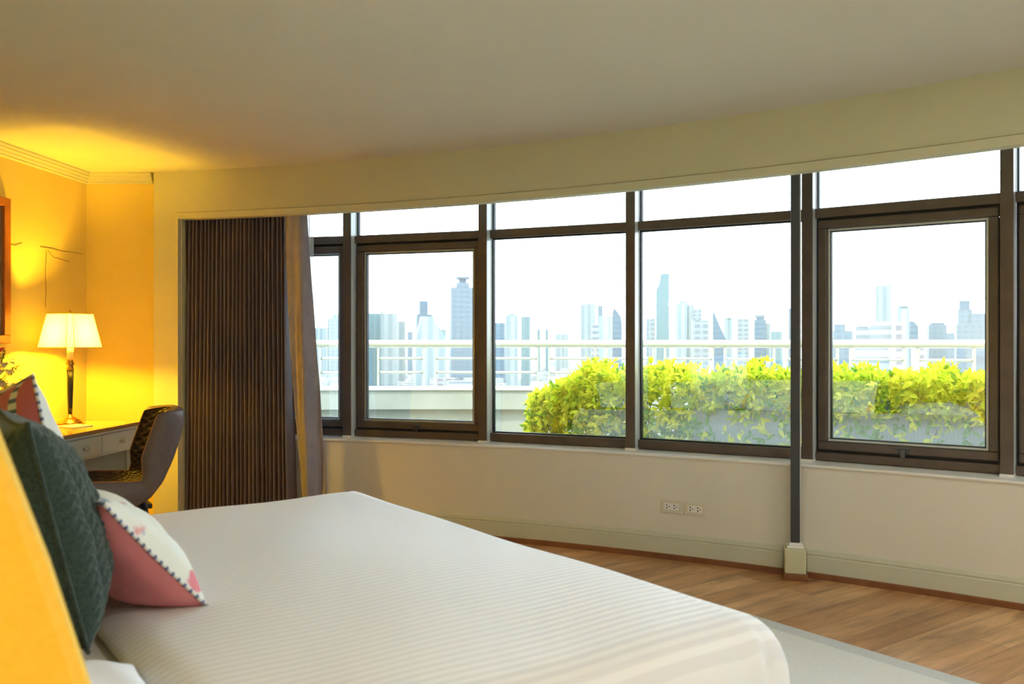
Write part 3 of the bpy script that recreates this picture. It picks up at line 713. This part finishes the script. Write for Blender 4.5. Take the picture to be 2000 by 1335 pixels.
# bedside table and lamp on the near side (outside the frame, lights the headboard wing)
bs = B2(1.84, -.62)
nt = thing('bedside_table', 'pale painted bedside table next to the headboard wing', 'table', (bs.x, bs.y, 0), math.atan2(BX.y, BX.x))
obj('cabinet_body', MB().box(-.2, .2, -.22, .22, .05, .52), 'desk_white', nt, local=True, bevel=.006)
obj('table_top', MB().box(-.21, .21, -.23, .23, .52, .545), 'desk_top', nt, local=True, bevel=.004)
dr = obj('drawer', MB().box(.2, .213, -.2, .2, .3, .5), 'desk_white', nt, local=True, bevel=.003)
obj('knob', MB().tube([(.213, 0, .4), (.235, 0, .4)], .012, 10), 'crystal', dr, local=True, smooth=True)
bl = thing('table_lamp', 'low bedside lamp with a drum shade on the bedside table', 'lamp', (bs.x, bs.y, .545))
obj('base', MB().lathe([(.07, 0), (.07, .01), (.02, .02), (.012, .05), (.012, .24)]), 'brass', bl, smooth=True, local=True)
obj('lamp_shade', MB().lathe([(.13, .2), (.10, .40)], caps=False), 'shade', bl, smooth=True, local=True)
obj('bulb', MB().lathe([(.012, .24), (.026, .28), (.02, .31)]), 'lampbulb', bl, smooth=True, local=True)
lamp_light((bs.x, bs.y, .545+.29), 8, .04)

# rug
rA = Vector((1.189, 3.86)); rB = Vector((1.684, 3.207)); rd = (rB-rA).normalized(); rn_ = Vector((rd.y, -rd.x))
if rn_.x > 0: rn_ = -rn_
r0 = rA-rd*1.3; r1 = rA+rd*3.2
def rq(i, z0, z1): 
    p = [r0+rd*i+rn_*i, r1-rd*i+rn_*i, r1-rd*i+rn_*(3.0-i), r0+rd*i+rn_*(3.0-i)]
    return MB().prism([tuple(x) for x in p], z0, z1)
rc = (r0+r1)/2+rn_*1.5
rg = thing('rug', 'pale grey rug with a darker woven border under the bed foot', 'rug', (rc.x, rc.y, 0))
obj('rug_border', rq(0, .0005, .012), 'rug_border', rg, bevel=.004)
obj('rug_field', rq(.095, .010, .0155), 'rug', rg, bevel=.002)

# unseen ceiling fill lights, added to brighten the room
for (x, y) in ((1.2, 1.0), (2.6, 2.2), (1.9, -.4), (3.6, 1.2)):
    t = thing('fill_light', 'unseen round ceiling fill light added to brighten the room', 'light', (x, y, H-.006), 0, 'added ceiling fill lights')
    obj('bezel', MB().lathe([(.055, .004), (.055, -.004), (.042, -.004), (.042, .004)], caps=False), 'white_paint', t, local=True, smooth=True)
    obj('diffuser', MB().lathe([(.001, .002), (.042, .002), (.042, .004), (.001, .004)]), 'led', t, local=True)
    l = D.lights.new('downlight beam', 'AREA'); l.shape = 'DISK'; l.size = .084; l.energy = 5; l.color = (1, .97, .90)
    o = D.objects.new('downlight beam', l); COL.objects.link(o); o.location = (x, y, H-.012)

# ------------------------------------------------------------------ terrace
TF = .30
CT = Vector((-.63, -3.19)); RT = 12.0
def at(px): return ang(px, CT, RT)
tb = struct('terrace_floor', MB().prism([tuple(p) for p, n in arc(CW, RW+.32, am[0]+.08, A_R-.1, 30)]+[tuple(p) for p, n in reversed(arc(CT, RT+.1, at(-100), at(3600), 30))], TF-.25, TF), 'concrete')
struct('parapet', MB().sweep(arc(CT, RT, at(-100), at(3600), 60), [(-.05, TF), (-.05, .575), (-.12, .585), (-.12, .775), (.18, .775), (.18, TF)]), 'concrete')
struct('parapet_cap', MB().sweep(arc(CT, RT, at(-100), at(3600), 60), [(-.14, .775), (-.14, .800), (.2, .800), (.2, .775)]), 'cap')
D.objects['terrace_floor'].name = 'floor_terrace'; D.objects['parapet'].name = 'wall_parapet'; D.objects['parapet_cap'].name = 'trim_4'
struct('wall_facade_outside', MB().sweep(arc(CW, RW+.275, am[0]+.1, A_R, 60), [(0, -.1), (0, .58), (.04, .58), (.04, -.1)]), 'concrete')
D.objects['wall_facade_outside'].name = 'wall_outside'
mid = pol(CT, RT, at(1300))
rl = thing('terrace_railing', 'cream tubular railing with paired posts along the terrace parapet', 'railing', (mid.x, mid.y, .8))
obj('handrail', MB().tube([(*p, 1.232) for p, n in arc(CT, RT, at(-100), at(3600), 90)], .038, 12), 'rail', rl, smooth=True)
RP = .0
ca = at(839); stp = (at(839)-at(1779))/8
k0 = -8; posts = [ca-stp*k for k in range(k0, 16)]
half = .0048
for a in posts:
    for s in (-1, 1):
        p = pol(CT, RT, a+s*half); obj('post', MB().obox(p, (1, 0), .016, .04, .80, 1.205), 'rail_thin', rl)
for i in range(len(posts)-1):
    a0, a1 = posts[i]-half, posts[i+1]+half
    for nm, z in (('mid_rail', 1.085), ('lower_rail', .945)):
        obj(nm, MB().tube([(*p, z) for p, n in arc(CT, RT, a0, a1, 4)], .013, 8), 'rail_thin', rl, smooth=True)

# hedge in planter
HC = RW+1.20
ah0 = ang(1052, CW, HC); ah1 = ang(2500, CW, HC)
hm = pol(CW, HC, (ah0+ah1)/2)
pl = thing('planter_box', 'long grey concrete planter holding the hedge on the terrace', 'planter', (hm.x, hm.y, TF))
ap = ang(1352, CW, HC-.25)
obj('planter_shell', MB().sweep(arc(CW, HC, ap, ah1, 30), [(-.27, TF), (-.27, .86), (-.29, .86), (-.29, .90), (-.22, .90), (-.22, .82), (.18, .82), (.18, .90), (.25, .90), (.25, .86), (.23, .86), (.23, TF)]), 'planter', pl)
obj('soil_bed', MB().sweep(arc(CW, HC, ap-.001, ah1+.001, 30), [(-.215, .821), (-.215, .84), (.175, .84), (.175, .821)]), 'soil', pl)
hg = thing('hedge', 'bright yellow green hedge of glossy oval leaves outside the windows', 'hedge', (hm.x, hm.y, .67))
def leaf(mb, c, d, up, L, w):
    s = d.cross(up)
    if s.length < .05: return
    s.normalize(); up = s.cross(d)
    pts = [(0, 0, 0), (.3, .8, .05), (.65, .9, .04), (1, 0, -.12), (.65, -.9, .04), (.3, -.8, .05), (.5, 0, -.02)]
    mb.add([c+d*(a*L)+s*(b*w/2)+up*(e*L) for a, b, e in pts], [(0, 1, 6), (1, 2, 6), (2, 3, 6), (3, 4, 6), (4, 5, 6), (5, 0, 6)])
lb = MB(); lp2 = MB(); ld = MB(); br = MB(); rh = random.Random(11)
for k in range(4600):
    t = rh.random(); a = ah0+(ah1-ah0)*t
    if k < 520: a = ah0+rh.uniform(-.062, .003)
    if k < 160: a = ah0+rh.uniform(-.014, .004)
    inpl = a < ap
    endd = math.sqrt(min(1, max(0, (ah0-a)/.05+.12)))
    if rh.random() < .55:
        z = rh.uniform(.80, 1.04); o = -.22-rh.random()*.12
        if not inpl: z = rh.uniform(.46, 1.04)
        elif rh.random() < .17: z = rh.uniform(.55, .86); o = -.34
        nrm = Vector((-math.cos(a), -math.sin(a), rh.uniform(-.3, .8)))
    else:
        o = rh.uniform(-.30, .30); z = .985+rh.uniform(-.07, .07)+.03*math.sin(a*120)+.025*math.sin(a*310); nrm = Vector((rh.uniform(-.5, .5), rh.uniform(-.5, .5), 1))
    z = .45+(z-.45)*(.45+.55*endd) if not inpl else z
    r_ = HC+o+((1-endd)*.2 if o < 0 else 0)
    c = Vector((*pol(CW, r_, a), z)); n = nrm.normalized()
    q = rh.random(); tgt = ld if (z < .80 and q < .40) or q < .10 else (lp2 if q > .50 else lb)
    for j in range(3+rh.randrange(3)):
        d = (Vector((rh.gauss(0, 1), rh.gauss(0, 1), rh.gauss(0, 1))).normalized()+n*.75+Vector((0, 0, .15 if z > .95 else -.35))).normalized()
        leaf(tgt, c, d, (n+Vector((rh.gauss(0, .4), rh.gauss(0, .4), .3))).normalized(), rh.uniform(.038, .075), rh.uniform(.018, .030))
    if k % 14 == 0: br.tube([(*pol(CW, HC+o*.2, a), .66 if not inpl else .84), tuple(c)], .004, 4)
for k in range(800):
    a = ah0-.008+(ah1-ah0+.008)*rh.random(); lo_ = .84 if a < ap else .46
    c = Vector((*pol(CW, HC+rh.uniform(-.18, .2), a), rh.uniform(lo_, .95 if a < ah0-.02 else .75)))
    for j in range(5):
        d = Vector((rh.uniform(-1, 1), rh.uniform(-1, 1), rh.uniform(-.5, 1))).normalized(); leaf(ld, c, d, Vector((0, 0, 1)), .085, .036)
obj('foliage', lb, 'leaf', hg); obj('highlight_foliage', lp2, 'leaf_pale', hg); obj('inner_foliage', ld, 'leaf_dark', hg); obj('branches', br, 'bark', hg)  # leaf_pale mesh carries the painted highlights

# ------------------------------------------------------------------ city
GZ = -85.0
struct('ground', MB().prism([(-9000, 150), (9000, 150), (9000, 14000), (-9000, 14000)], GZ-2, GZ), 'city')
def tower(x0, x1, ty, dist, m, label, extra=(), yaw=.25, name='tower', dr=.6, cut=None):
    Wd = (x1-x0)/FPX*dist; X = ((x0+x1)/2-1000)/FPX*dist; zt = EYE+(667.5-ty)/FPX*dist
    bear = math.atan2(X, dist); sg = 1 if (int(x0) % 2) else -1
    w = Wd/(math.cos(yaw)+dr*math.sin(yaw))*1.0; d = w*dr
    t = thing(name, label, 'building', (X, dist, GZ), -bear+sg*yaw)
    h = zt-GZ
    if cut:    # polygon silhouette in fractions (u, v) extruded
        n = len(cut); y = d/2
        top = h; bs_ = EYE-GZ
        vs = [((u-.5)*w, -y, bs_*0+(0 if v <= 0 else (bs_+(h-bs_)*v))) for u, v in cut]+[((u-.5)*w, y, (0 if v <= 0 else (bs_+(h-bs_)*v))) for u, v in cut]
        obj('body', MB().add(vs, [tuple(range(n)), tuple(range(n, 2*n))]+[(i, (i+1) % n, n+(i+1) % n, n+i) for i in range(n)]), TM[m], t, local=True)
    else:
        obj('body', MB().box(-w/2, w/2, -d/2, d/2, 0, h), TM[m], t, local=True)
    # extra tiers: (name, px0, px1, y_top, y_bottom, material)
    for e in extra:
        nm, a, b, yt, yb, mm = e; k = dist/FPX
        xa, xb = (a-(x0+x1)/2)*k, (b-(x0+x1)/2)*k; zz0 = EYE+(667.5-yb)*k-GZ; zz1 = EYE+(667.5-yt)*k-GZ
        dd_ = min(abs(xb-xa), d)*(.9 if nm != 'band' else 1)
        if nm == 'mast': obj(nm, MB().tube([((xa+xb)/2, 0, zz0), ((xa+xb)/2, 0, zz1)], [max(.6, (xb-xa)/2), .5], 6), TM[mm], t, local=True)
        elif nm == 'dome': obj(nm, MB().lathe([((xb-xa)/2*math.cos(q*PI/12), zz0+(zz1-zz0)*math.sin(q*PI/12)) for q in range(6)], ((xa+xb)/2, 0, 0), 20), TM[mm], t, local=True, smooth=True)
        elif nm == 'podium': obj(nm, MB().box(xa, xb, -d/2-6, d/2, 0, zz1), TM[mm], t, local=True)
        else: obj(nm, MB().box(xa, xb, -dd_/2, dd_/2, zz0, zz1), TM[mm], t, local=True)
    return t
T = tower
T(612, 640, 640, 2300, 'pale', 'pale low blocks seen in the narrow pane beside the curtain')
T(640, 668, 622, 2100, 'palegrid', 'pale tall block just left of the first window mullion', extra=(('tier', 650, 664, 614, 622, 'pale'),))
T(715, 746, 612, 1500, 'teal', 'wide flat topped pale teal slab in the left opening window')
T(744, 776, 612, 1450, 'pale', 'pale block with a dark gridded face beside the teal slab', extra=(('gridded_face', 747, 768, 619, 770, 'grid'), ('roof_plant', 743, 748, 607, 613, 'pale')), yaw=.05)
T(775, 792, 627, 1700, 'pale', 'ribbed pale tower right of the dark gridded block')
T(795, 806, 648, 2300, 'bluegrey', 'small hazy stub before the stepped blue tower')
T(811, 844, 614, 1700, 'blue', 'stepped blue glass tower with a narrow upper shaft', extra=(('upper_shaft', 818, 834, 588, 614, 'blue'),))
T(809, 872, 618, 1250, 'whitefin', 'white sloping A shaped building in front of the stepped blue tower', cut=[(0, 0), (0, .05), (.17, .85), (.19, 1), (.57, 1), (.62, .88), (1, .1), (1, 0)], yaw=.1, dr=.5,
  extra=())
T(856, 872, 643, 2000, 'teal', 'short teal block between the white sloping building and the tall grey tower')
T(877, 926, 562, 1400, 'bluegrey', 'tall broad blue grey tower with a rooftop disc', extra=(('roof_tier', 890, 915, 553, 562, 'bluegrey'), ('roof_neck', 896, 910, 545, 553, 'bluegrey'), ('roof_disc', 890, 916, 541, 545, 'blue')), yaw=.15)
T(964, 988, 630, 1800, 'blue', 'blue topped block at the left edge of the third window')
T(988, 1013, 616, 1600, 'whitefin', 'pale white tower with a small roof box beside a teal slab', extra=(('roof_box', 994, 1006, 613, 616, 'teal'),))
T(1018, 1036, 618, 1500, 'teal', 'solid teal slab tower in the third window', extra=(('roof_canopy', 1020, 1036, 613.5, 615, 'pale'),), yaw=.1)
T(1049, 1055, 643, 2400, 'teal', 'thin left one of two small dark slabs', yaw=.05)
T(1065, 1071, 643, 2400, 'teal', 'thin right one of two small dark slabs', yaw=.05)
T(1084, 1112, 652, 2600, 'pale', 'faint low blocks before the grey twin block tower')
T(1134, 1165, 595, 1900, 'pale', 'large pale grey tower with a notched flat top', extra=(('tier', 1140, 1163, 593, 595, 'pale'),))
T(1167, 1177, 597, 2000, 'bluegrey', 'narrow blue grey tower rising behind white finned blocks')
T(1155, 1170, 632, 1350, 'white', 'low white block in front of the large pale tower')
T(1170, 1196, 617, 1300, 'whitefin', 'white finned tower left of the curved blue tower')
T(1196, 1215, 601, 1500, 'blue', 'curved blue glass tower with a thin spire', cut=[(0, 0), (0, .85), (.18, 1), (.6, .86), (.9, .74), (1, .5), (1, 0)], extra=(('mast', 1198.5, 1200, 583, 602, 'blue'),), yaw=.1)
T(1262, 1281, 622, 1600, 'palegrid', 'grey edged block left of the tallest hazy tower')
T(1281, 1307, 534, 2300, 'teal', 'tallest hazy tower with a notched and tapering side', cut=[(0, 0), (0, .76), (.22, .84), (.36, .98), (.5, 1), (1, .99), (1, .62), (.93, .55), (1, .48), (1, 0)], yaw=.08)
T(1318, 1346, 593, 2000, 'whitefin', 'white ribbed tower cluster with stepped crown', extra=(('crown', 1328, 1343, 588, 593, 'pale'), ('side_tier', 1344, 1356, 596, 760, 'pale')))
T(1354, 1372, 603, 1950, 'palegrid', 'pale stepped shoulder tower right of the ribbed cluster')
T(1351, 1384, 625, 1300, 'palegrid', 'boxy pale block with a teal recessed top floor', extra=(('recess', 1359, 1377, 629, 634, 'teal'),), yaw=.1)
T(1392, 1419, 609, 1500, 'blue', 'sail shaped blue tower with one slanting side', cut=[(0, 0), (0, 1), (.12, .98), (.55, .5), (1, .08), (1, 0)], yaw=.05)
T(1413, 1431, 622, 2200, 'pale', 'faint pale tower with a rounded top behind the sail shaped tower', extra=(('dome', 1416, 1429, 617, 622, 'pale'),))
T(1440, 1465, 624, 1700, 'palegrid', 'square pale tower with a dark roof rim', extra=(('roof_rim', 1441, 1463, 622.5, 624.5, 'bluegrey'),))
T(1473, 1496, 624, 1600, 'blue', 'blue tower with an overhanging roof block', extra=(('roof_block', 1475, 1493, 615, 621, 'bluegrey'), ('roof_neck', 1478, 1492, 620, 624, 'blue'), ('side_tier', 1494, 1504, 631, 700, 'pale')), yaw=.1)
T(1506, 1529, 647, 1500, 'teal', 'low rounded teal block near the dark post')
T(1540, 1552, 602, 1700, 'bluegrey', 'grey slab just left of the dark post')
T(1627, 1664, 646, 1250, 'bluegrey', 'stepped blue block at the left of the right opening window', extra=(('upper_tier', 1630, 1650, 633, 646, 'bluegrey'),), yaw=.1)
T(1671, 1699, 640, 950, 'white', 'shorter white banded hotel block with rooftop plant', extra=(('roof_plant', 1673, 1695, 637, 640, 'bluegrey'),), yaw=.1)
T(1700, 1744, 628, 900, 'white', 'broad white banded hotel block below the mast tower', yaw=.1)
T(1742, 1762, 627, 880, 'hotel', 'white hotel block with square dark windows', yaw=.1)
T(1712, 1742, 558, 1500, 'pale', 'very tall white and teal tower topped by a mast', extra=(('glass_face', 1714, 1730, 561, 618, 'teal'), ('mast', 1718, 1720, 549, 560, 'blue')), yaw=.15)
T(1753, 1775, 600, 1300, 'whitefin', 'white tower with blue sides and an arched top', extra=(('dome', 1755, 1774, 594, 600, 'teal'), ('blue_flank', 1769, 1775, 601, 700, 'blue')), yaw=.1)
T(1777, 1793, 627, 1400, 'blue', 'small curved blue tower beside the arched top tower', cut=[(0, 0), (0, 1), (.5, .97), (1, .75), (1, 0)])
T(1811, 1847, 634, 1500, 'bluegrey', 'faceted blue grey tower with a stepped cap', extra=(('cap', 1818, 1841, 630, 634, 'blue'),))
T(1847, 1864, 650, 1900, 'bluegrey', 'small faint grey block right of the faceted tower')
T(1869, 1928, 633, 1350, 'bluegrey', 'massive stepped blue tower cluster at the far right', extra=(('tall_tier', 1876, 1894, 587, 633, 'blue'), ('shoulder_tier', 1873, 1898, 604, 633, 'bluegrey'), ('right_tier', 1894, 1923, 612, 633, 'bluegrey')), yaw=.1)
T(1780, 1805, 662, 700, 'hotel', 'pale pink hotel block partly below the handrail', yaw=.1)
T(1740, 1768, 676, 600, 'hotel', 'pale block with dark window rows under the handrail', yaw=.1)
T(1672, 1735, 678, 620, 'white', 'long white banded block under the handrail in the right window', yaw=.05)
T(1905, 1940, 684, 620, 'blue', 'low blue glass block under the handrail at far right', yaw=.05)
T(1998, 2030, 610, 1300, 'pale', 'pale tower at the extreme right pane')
# countable mid-distance blocks
rc_ = random.Random(21)
foot = [(o.location.x, o.location.y, 45) for o in D.objects if o.get('category') == 'building']
def clear(x, y, r): return all((x-a)**2+(y-b)**2 > (r+c)**2 for a, b, c in foot)
panes = ((560, 690, 'narrow left pane'), (690, 945, 'left opening window'), (945, 1235, 'third window'), (1235, 1560, 'fourth window'), (1560, 2060, 'right opening window'))
kinds = (('lowrise', 'plain pale'), ('white', 'white banded'), ('palegrid', 'grey gridded'), ('hotel', 'pinkish white'))
n = 0
for k in range(900):
    if n >= 64: break
    d = rc_.uniform(420, 1300); px = rc_.uniform(570, 2050); x = (px-1000)/FPX*d
    w, e, h = rc_.uniform(14, 40), rc_.uniform(12, 30), rc_.uniform(16, 52); rr = math.hypot(w, e)/2
    if not clear(x, d, rr): continue
    foot.append((x, d, rr)); mk, nm = kinds[rc_.choice((0, 1, 2, 0, 3))]
    mb = MB().box(-w/2, w/2, -e/2, e/2, 0, h); o = obj('city_block', mb, TM[mk]); o.location = (x, d, GZ); o.rotation_euler.z = rc_.uniform(-.6, .6)
    pn = [q[2] for q in panes if q[0] <= px < q[1]][0]
    tag(o, 'low %s city block seen through the %s' % (nm, pn), 'building', 'low %s blocks through the %s' % (nm, pn)); n += 1
lr = MB(); grid_ = {}
for k in range(5200):
    d = 300*math.exp(rc_.random()*2.4); x = rc_.uniform(-.75, .75)*d; w = rc_.uniform(8, 26); e = rc_.uniform(8, 22); h = rc_.uniform(4, 16)
    if clear(x, d, math.hypot(w, e)/2): lr.obox((x, d), (1, rc_.uniform(-.5, .5)), w, e, GZ, GZ+h)
o = obj('low_rise_city', lr, TM['lowrise']); tag(o, 'carpet of small pale roofs filling the city below the skyline', 'buildings'); o['kind'] = 'stuff'
